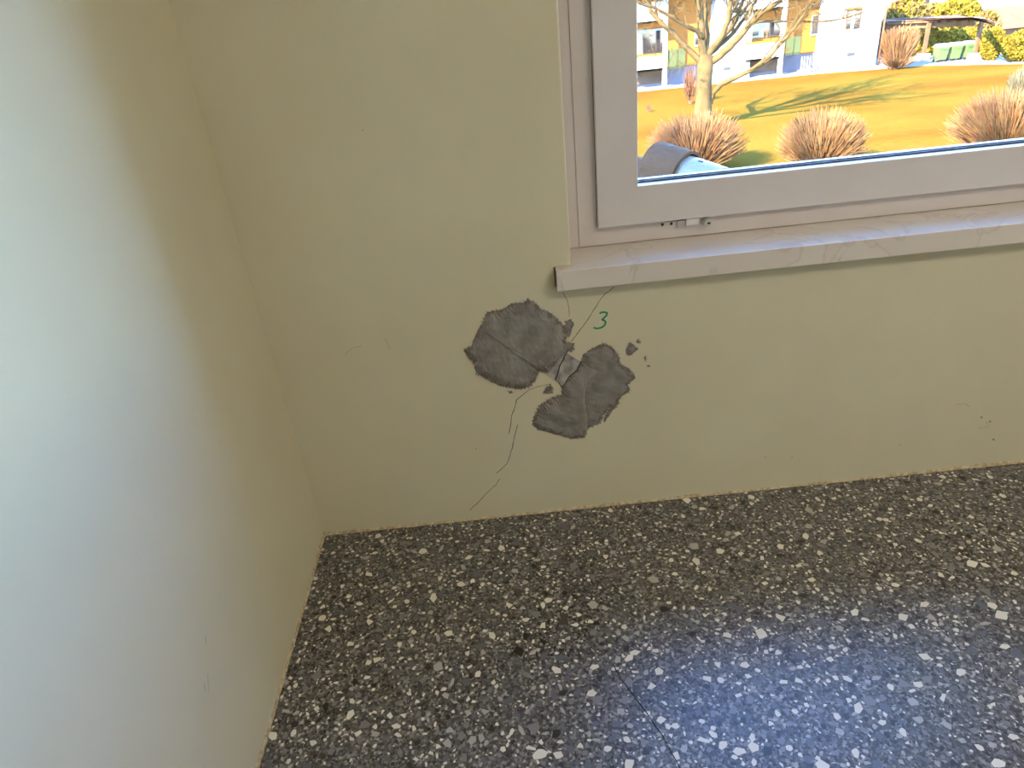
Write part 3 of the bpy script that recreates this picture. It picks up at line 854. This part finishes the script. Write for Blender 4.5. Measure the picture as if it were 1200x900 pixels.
def wheelie(px, label):
    p = at_y(px, 69.2, 51.3)
    b = empty('waste_container', (p.x, p.y, GZ)); x, y = p.x, p.y
    lo = [(-.30, -.30), (.30, -.30), (.30, .34), (-.30, .34)]; hi = [(-.352, -.40), (.352, -.40), (.352, .42), (-.352, .42)]
    MB().loft([[(x + a, y + c, GZ + 0.16) for a, c in lo], [(x + a, y + c, GZ + 1.0) for a, c in hi]]).build('body', BINM, b, bevel=0.02)
    MB().loft([[(x + a * 1.04, y + c * 1.04, GZ + 1.0) for a, c in hi], [(x + a * 1.04, y + c * 1.04, GZ + 1.09) for a, c in hi], [(x + a * 0.85, y + c * 0.7, GZ + 1.2) for a, c in hi]]).build('lid', BINL, b)
    MB().tube([(x - .3, y - .43, GZ + 0.95), (x - .3, y - .5, GZ + 0.93), (x + .3, y - .5, GZ + 0.93), (x + .3, y - .43, GZ + 0.95)], 0.02, 6).build('handle', BINM, b)
    for sx in (-.26, .26):
        for sy in (-.25, .28):
            MB().tube([(x + sx - .03, y + sy, GZ + 0.1), (x + sx + .03, y + sy, GZ + 0.1)], 0.1, 12).build('wheel', RUBBER, b)
    tag(b, label, 'waste bin', 'green bins in the shelter')
wheelie(1101, 'green waste container in the shelter, farthest from the post beside the bushes')
wheelie(1116.5, 'green waste container in the middle of the row in the shelter')
wheelie(1132, 'green waste container in the shelter, beside the post next to the bushes')

# little garden lamp post
p = gnd(1057, 77.5)
gl = empty('garden_lamp', (p.x, p.y, GZ))
MB().tube([(p.x, p.y, GZ), (p.x, p.y, GZ + 1.35)], 0.07, 8).build('post', WHITEP, gl)
MB().tube([(p.x, p.y, GZ + 1.35), (p.x, p.y, GZ + 1.45), (p.x, p.y, GZ + 1.7), (p.x, p.y, GZ + 1.85)], [0.09, 0.17, 0.17, 0.06], 10).build('lamp_head', WHITEP, gl, True)
tag(gl, 'short white garden lamp post in front of the clipped brown shrub', 'lamp post')

# ------------------------------------------------------------------ shrubs as bundles of bare twigs
def sticks(P0, P1, rad):
    """three-sided tapered sticks between arrays of points"""
    d = P1 - P0; L = np.linalg.norm(d, axis=1, keepdims=True) + 1e-9; d = d / L
    a = np.cross(d, np.array([0.3, 0.5, 0.81])); a /= np.linalg.norm(a, axis=1, keepdims=True) + 1e-9
    b = np.cross(d, a)
    vs = []
    for k in range(3):
        c, s = math.cos(2.094 * k), math.sin(2.094 * k)
        vs.append(P0 + (a * c + b * s) * rad[:, None])
    for k in range(3):
        c, s = math.cos(2.094 * k), math.sin(2.094 * k)
        vs.append(P1 + (a * c + b * s) * rad[:, None] * 0.5)
    n = len(P0)
    V = np.stack(vs, 1).reshape(-1, 3)
    base = np.arange(n)[:, None] * 6
    F = np.concatenate([base + np.array([[0, 1, 4, 3]]), base + np.array([[1, 2, 5, 4]]), base + np.array([[2, 0, 3, 5]])])
    return V, F
def mesh_obj(name, V, F, mat, parent=None):
    me = bpy.data.meshes.new(name); me.from_pydata(V.tolist(), [], F.tolist()); me.materials.append(mat); me.update()
    o = bpy.data.objects.new(name, me); COL.objects.link(o)
    return put(o, parent)
def shrub(name, base, rx, ry, h, n, mats, label, cat='shrub', rad=0.016, flat=0.15, group=None):
    """twigs fanning out from the ground to an ellipsoid outline"""
    c = np.array([base.x, base.y, GZ])
    root = empty(name, (base.x, base.y, GZ))
    u = rng.normal(size=(n, 3)); u /= np.linalg.norm(u, axis=1, keepdims=True)
    u[:, 2] = np.abs(u[:, 2]) * 1.0 - 0.25 * rng.random(n)
    u = np.sign(u) * np.abs(u) ** (1 - flat)
    cen = c + np.array([0, 0, h * 0.42])
    ext = np.array([rx, ry, h * 0.58])
    tip = cen + u * ext * (0.72 + 0.33 * rng.random((n, 1)))
    tip[:, 2] = np.maximum(tip[:, 2], GZ + 0.1)
    t = rng.random((n, 1)) * 0.55 + 0.1
    foot = c + (tip - c) * np.array([0.12, 0.12, 0.0])
    start = foot + (tip - foot) * t
    start += rng.normal(size=(n, 3)) * 0.05
    V, F = sticks(start, tip, rad * (0.6 + 0.8 * rng.random(n)))
    k = n // len(mats)
    for i, mm in enumerate(mats):
        sel = slice(i * k, (i + 1) * k if i < len(mats) - 1 else n)
        V, F = sticks(start[sel], tip[sel], rad * (0.6 + 0.8 * rng.random(len(start[sel]))))
        o = mesh_obj('twigs', V, F, mm, root); o['kind'] = 'stuff'
    m2 = 26
    foot2 = c + rng.normal(size=(m2, 3)) * np.array([0.12, 0.12, 0.0]) * rx / 1.5
    tp = cen + (rng.random((m2, 3)) - np.array([0.5, 0.5, 0.2])) * ext * 1.1
    V, F = sticks(foot2, tp, np.full(m2, rad * 2.2))
    mesh_obj('stems', V, F, mats[0], root)['kind'] = 'stuff'
    tag(root, label, cat, group)
    return root
def wpx(px0, px1, py, Y): return (at_y(px1, py, Y).x - at_y(px0, py, Y).x) / 2
g1 = gnd(815, 200); shrub('bare_shrub', g1, wpx(757, 873, 165, g1.y), 1.6, at_y(815, 128, g1.y).z - GZ, 2300, [TWIGR, TWIGY], 'round bare reddish shrub standing in front of the tree trunk')
g2 = gnd(960, 200); shrub('bare_shrub', g2, wpx(911, 1009, 165, g2.y), 1.5, at_y(960, 124, g2.y).z - GZ, 2300, [TWIGR, TWIGY, TWIGY], 'round bare tan shrub standing alone on the lawn')
g3 = gnd(1178, 186); shrub('bare_shrub', g3, wpx(1108, 1246, 150, g3.y), 1.8, at_y(1175, 100, g3.y).z - GZ, 2700, [TWIGY, TWIGY, TWIGR], 'wide bare straw-coloured shrub below the pale grass tuft')
g4 = gnd(1196, 118); shrub('pale_grass_tuft', g4, 0.9, 0.6, at_y(1196, 76, g4.y).z - GZ, 420, [TWIGP], 'tuft of tall pale straw stems behind the wide shrub', 'grass tuft', 0.022)
g5 = gnd(1050, 81); shrub('clipped_shrub', g5, wpx(1033, 1071, 55, g5.y) * 0.95, 1.0, at_y(1052, 29, g5.y).z - GZ, 1500, [TWIGR, TWIGY], 'upright clipped brown shrub at the corner of the white wall', rad=0.026, flat=0.5)
g6 = gnd(808, 122); shrub('young_shrub', g6, 0.55, 0.5, at_y(808, 72, g6.y).z - GZ, 130, [TWIGR], 'small pinkish twiggy shrub left of the tree trunk', rad=0.014)
g7 = gnd(760, 131); shrub('young_shrub', g7, 0.22, 0.2, 0.5, 60, [TWIGR], 'tiny twiggy seedling shrub low in the lawn grass', rad=0.012)

def leafy(name, base, rx, ry, h, n, mats, label, size=0.16, cat='hedge', group=None):
    """crown of small leaf blades around a short trunk"""
    root = empty(name, (base.x, base.y, GZ))
    for i, mm in enumerate(mats):
        k = n // len(mats)
        u = rng.normal(size=(k, 3)); u /= np.linalg.norm(u, axis=1, keepdims=True)
        cen = np.array([base.x, base.y, GZ + h * 0.5])
        p = cen + u * np.array([rx, ry, h * 0.5]) * (0.7 + 0.32 * rng.random((k, 1)))
        p[:, 2] = np.maximum(p[:, 2], GZ + 0.05)
        t = rng.normal(size=(k, 3)) + u * 0.8 + np.array([0, 0, 0.5]); t /= np.linalg.norm(t, axis=1, keepdims=True)
        s = np.cross(t, rng.normal(size=(k, 3))); s /= np.linalg.norm(s, axis=1, keepdims=True) + 1e-9
        ln = size * (0.6 + 0.8 * rng.random((k, 1)))
        V = np.stack([p - t * ln * 0.5, p + s * ln * 0.28, p + t * ln * 0.6, p - s * ln * 0.28], 1).reshape(-1, 3)
        F = np.arange(k)[:, None] * 4 + np.arange(4)[None, :]
        mesh_obj('foliage', V, F, mm, root)['kind'] = 'stuff'
    MB().tube([(base.x, base.y, GZ), (base.x, base.y, GZ + h * 0.6)], [0.1, 0.04], 6).build('stem', BARK, root)
    tag(root, label, cat, group)
h1 = gnd(1159, 71); leafy('round_bush', h1, wpx(1149, 1169, 50, h1.y), 0.8, at_y(1160, 33, h1.y).z - GZ, 5000, [LEAFG, LEAFG, LEAFD], 'taller yellow-green bush beside the shelter post', 0.2, 'bush')
h2 = gnd(1194, 72); leafy('round_bush', h2, wpx(1174, 1214, 55, h2.y), 1.2, at_y(1185, 37, h2.y).z - GZ, 6500, [LEAFG, LEAFG, LEAFD], 'wide low yellow-green bush right of the taller bush', 0.2, 'bush')
for (px, py, Y, rx, top, mats, lab) in ((1058, 40, 62, 1.7, -6, [LEAFG, TWIGY, LEAFD], 'dark yellowish evergreen right behind the white wall corner'),
                                        (1090, 30, 69, 1.5, 4, [LEAFG, TWIGY], 'sparse tan and green tree behind the shelter roof middle'),
                                        (1119, 30, 63, 1.9, -4, [LEAFG, LEAFD], 'green evergreen tree rising behind the shelter rafters'),
                                        (1153, 34, 58.5, 1.1, 14, [TWIGY, LEAFG], 'brownish bush behind the sloping end of the shelter roof')):
    b = at_y(px, py, Y); zt = at_y(px, top, Y).z
    leafy('evergreen_tree', Vector((b.x, Y, GZ)), rx, rx, zt - GZ, 5000, mats, lab, 0.3, 'tree')
# hedge inside the back of the shelter
hb = at_y(1118, 40, 56.0)
leafy('hedge', Vector((hb.x, 56.0, GZ)), 3.6, 0.7, at_y(1118, 34, 56).z - GZ, 5000, [LEAFD, LEAFG], 'dark green hedge seen through the open bin shelter', 0.22)

# distant houses
def house(px0, px1, pyb, pyt, pyr, Y, wall, roof, label):
    x0, x1 = at_y(px0, pyb, Y).x, at_y(px1, pyb, Y).x
    zt, zr = at_y((px0 + px1) / 2, pyt, Y).z, at_y((px0 + px1) / 2, pyr, Y).z
    r = empty('house', ((x0 + x1) / 2, Y, GZ))
    MB().box(x0, x1, Y, Y + 6, GZ, zt).build('wall', wall, r)
    MB().loft([[(x0 - .4, Y - .5, zt), (x0 - .4, Y + 6.5, zt), (x0 - .4, Y + 3, zr)], [(x1 + .4, Y - .5, zt), (x1 + .4, Y + 6.5, zt), (x1 + .4, Y + 3, zr)]]).build('roof', roof, r)
    for t in (0.25, 0.65):
        xm = x0 + (x1 - x0) * t
        f = MB().box(xm - 0.5, xm + 0.5, Y - 0.06, Y + 0.05, zt - 2.0, zt - 0.8).build('window', RENDER_W, r)
        MB().box(xm - 0.4, xm + 0.4, Y - 0.09, Y - 0.03, zt - 1.9, zt - 0.9).build('pane', DARKG, f)
    tag(r, label, 'house')
house(1158, 1225, 60, 32, 9, 66, BROWNW, ROOFR, 'low house with a red tiled roof behind the round bushes')
house(1060, 1130, 50, -10, -30, 110, RENDER_W, ROOFR, 'distant white house above the bin shelter')

# ------------------------------------------------------------------ the bare tree on the lawn
tb = gnd(822, 150)
tree = empty('bare_tree', (tb.x, tb.y, GZ))
tag(tree, 'big bare deciduous tree with pale forking limbs on the lawn', 'tree')
YT = tb.y
KPX = (at_y(830, 90, YT).x - at_y(820, 90, YT).x) / 10     # metres per pixel there
def limb(name, pts, r0, r1, dy, start_dy=0.0):
    n = len(pts); P = []; R_ = []
    for i, (x, y) in enumerate(pts):
        t = i / (n - 1)
        P.append(at_y(x, y, YT + start_dy + (dy - start_dy) * t)); R_.append((r0 + (r1 - r0) * t) * KPX)
    # resample with a little crookedness
    Q, RR = [], []
    for i in range(n - 1):
        for k in range(3):
            t = k / 3; q = P[i].lerp(P[i + 1], t)
            if k: q = q + Vector((random.uniform(-1, 1), random.uniform(-1, 1), random.uniform(-1, 1))) * KPX * 0.5
            Q.append(q); RR.append(R_[i] + (R_[i + 1] - R_[i]) * t)
    Q.append(P[-1]); RR.append(R_[-1])
    MB().tube(Q, RR, 8).build(name, BARK, tree, True)
    return Q, RR
trunk = [(821, 162), (822, 150), (823.5, 135), (824.5, 115), (825, 95), (826.5, 76), (828, 64)]
MB().tube([at_y(x, y, YT) for x, y in trunk], [r * KPX for r in (15, 13, 11, 9.5, 9, 9.5, 7)], 12).build('trunk', BARK, tree, True)
limbs = []
for pts, ra, rb, dy in (
        ([(824, 76), (812, 63), (800, 51), (788, 38), (775, 27), (764, 15), (759, 3), (753, -15), (745, -40)], 3.6, 1.6, 1.0),
        ([(824, 46), (816, 36), (806, 31), (794, 24), (780, 16), (768, 9), (750, 4), (730, -8)], 2.8, 1.0, -1.0),
        ([(826, 74), (823, 55), (821.5, 30), (820, 8), (819, -25), (815, -70)], 5.2, 2.5, 0.3),
        ([(829, 62), (830, 40), (827, 18), (828, -15), (835, -60)], 2.4, 1.2, 1.6),
        ([(829, 66), (836, 56), (846, 42), (853, 26), (856, 6), (858, -20), (866, -60)], 4.0, 1.8, -0.6),
        ([(831, 62), (843, 48), (856, 34), (864, 18), (872, -4), (884, -45)], 3.4, 1.6, 0.8),
        ([(833, 62), (847, 50), (860, 38), (872, 22), (884, 4), (900, -25)], 3.0, 1.4, 1.6),
        ([(828, 76), (840, 68), (852, 58), (864, 46), (874, 34), (884, 22), (897, 12), (912, 2), (935, -18)], 4.6, 1.8, -1.2),
        ([(878, 27), (895, 25), (915, 25), (940, 25), (968, 25), (995, 20), (1025, 11)], 1.6, 0.6, -2.0),
        ([(832, 121), (836, 108), (846, 98), (862, 91), (884, 80), (900, 68), (914, 52), (928, 36), (940, 20), (955, 4)], 3.4, 1.2, -1.6)):
    limbs.append(limb('branch', pts, ra, rb, dy))
# finer twigs sprouting from every limb, forking again
P0, P1, RD = [], [], []
def sprout(p, d, L, r, depth):
    q = p
    seg = 3
    for k in range(seg):
        d = (d + Vector((random.uniform(-1, 1), random.uniform(-1, 1), random.uniform(-0.6, 1.0))) * 0.28).normalized()
        e = q + d * (L / seg)
        P0.append(tuple(q)); P1.append(tuple(e)); RD.append(r * (1 - 0.25 * k / seg))
        q = e
        if depth > 0:
            for _ in range(2):
                dd = (d + Vector((random.uniform(-1, 1), random.uniform(-1, 1), random.uniform(-0.7, 0.9))) * 0.85).normalized()
                sprout(q, dd, L * random.uniform(0.45, 0.7), r * 0.6, depth - 1)
for Q, RR in limbs:
    n = len(Q)
    for i in range(n // 3, n):
        if random.random() < 0.36 or i == n - 1:
            t = (Q[min(i + 1, n - 1)] - Q[i - 1]).normalized()
            d = (t + Vector((random.uniform(-1, 1), random.uniform(-1, 1), random.uniform(-0.3, 1))) * 0.8).normalized()
            sprout(Q[i], d, random.uniform(1.2, 2.6) * (1.6 if i == n - 1 else 1), min(RR[i] * 0.5, 0.05), 1 if random.random() < 0.5 else 2)
# drooping twig clusters beside the crown
for (px, py, dy) in ((757, 30, -1.2), (765, 45, -1.2), (770, 38, -1), (790, 12, -1), (800, 6, -1), (785, 55, -1.2), (935, 4, -1.8), (950, 2, -1.8), (960, 8, -1.8), (942, 10, -1.8)):
    for _ in range(2):
        p = at_y(px + random.uniform(-6, 6), py + random.uniform(-6, 6), YT + dy)
        sprout(p, Vector((random.uniform(-1, 1), random.uniform(-.5, .5), random.uniform(-.8, .6))).normalized(), 1.0, 0.016, 2)
V, F = sticks(np.array(P0), np.array(P1), np.array(RD))
mesh_obj('twigs', V, F, BARK, tree)['kind'] = 'stuff'

# ------------------------------------------------------------------ ridge tiles on the low roof outside the window
YRF = 1.75
A = at_y(774, 196, YRF + 0.10); B = at_y(846, 219, YRF - 0.20)
ax = (B - A).normalized()
sidev = ax.cross(Vector((0, 0, 1))).normalized(); upv = sidev.cross(ax).normalized()
def half_tile(name, c0, c1, rad0, rad1, th, mat, label, spread=1.75):
    n = 22; rings = []
    for (c, r) in ((c0, rad0), (c1, rad1)):
        outer = [c + (sidev * math.sin(a) + upv * math.cos(a)) * r for a in [(-spread + 2 * spread * k / n) for k in range(n + 1)]]
        innr = [c + (sidev * math.sin(a) + upv * math.cos(a)) * (r - th) for a in [(spread - 2 * spread * k / n) for k in range(n + 1)]]
        rings.append(outer + innr)
    o = MB().loft(rings).build(name, mat, smooth=False)
    tag(o, label, 'roof tile', 'ridge tiles outside the window')
    return o
TRR = 0.112
def axp(t): return A + ax * t
t1 = half_tile('ridge_tile', axp(-0.03), axp(0.165), TRR, TRR * 0.98, 0.013, TILEG, 'weathered grey half-round ridge tile overlapping the pale one outside the glass')
t2 = half_tile('ridge_tile', axp(0.10), axp(0.36), TRR * 0.80, TRR * 0.74, 0.012, TILEW, 'pale shiny half-round ridge tile emerging from under the grey one')
t3 = half_tile('ridge_tile', axp(-0.30) - upv * 0.085, axp(-0.01) - upv * 0.065, TRR * 0.8, TRR * 0.78, 0.013, TILEG, 'grey ridge tile tucked lowest under the weathered one')
t4 = half_tile('ridge_tile', axp(0.33) - upv * 0.02, axp(0.66) - upv * 0.03, TRR * 0.70, TRR * 0.68, 0.012, TILEG, 'small grey ridge tile continuing the row below the pale one')
for tt, t, ang, rr in ((t1, 0.055, 0.05, TRR), (t2, 0.24, 0.15, TRR * 0.775), (t1, -0.01, -1.0, TRR)):
    c = axp(t) + (sidev * math.sin(ang) + upv * math.cos(ang)) * (rr * 0.995)
    tang = (sidev * math.cos(ang) - upv * math.sin(ang)); nn = (sidev * math.sin(ang) + upv * math.cos(ang))
    q = [c + ax * a * 0.011 + tang * b * 0.004 for a, b in ((-1, -1), (1, -1), (1, 1), (-1, 1))]
    MB().loft([[p - nn * 0.002 for p in q], [p + nn * 0.003 for p in q]]).build('nail_slot', HOLE, tt)
# the low roof below it: two slopes falling away from the ridge
e0, e1 = axp(-1.6) - upv * 0.11, axp(1.5) - upv * 0.11
dn = Vector((0, 0, -0.6))
rf = MB()
for s in (-1, 1):
    o0, o1 = e0 + sidev * s * 0.85 + dn, e1 + sidev * s * 0.85 + dn
    q = [e0, e1, o1, o0]
    rf.loft([[p for p in q], [p - Vector((0, 0, 0.06)) for p in q]])
r_ = rf.build('porch_roof', TILEG)
tag(r_, 'low grey roof falling away under the ridge tiles outside', 'roof')
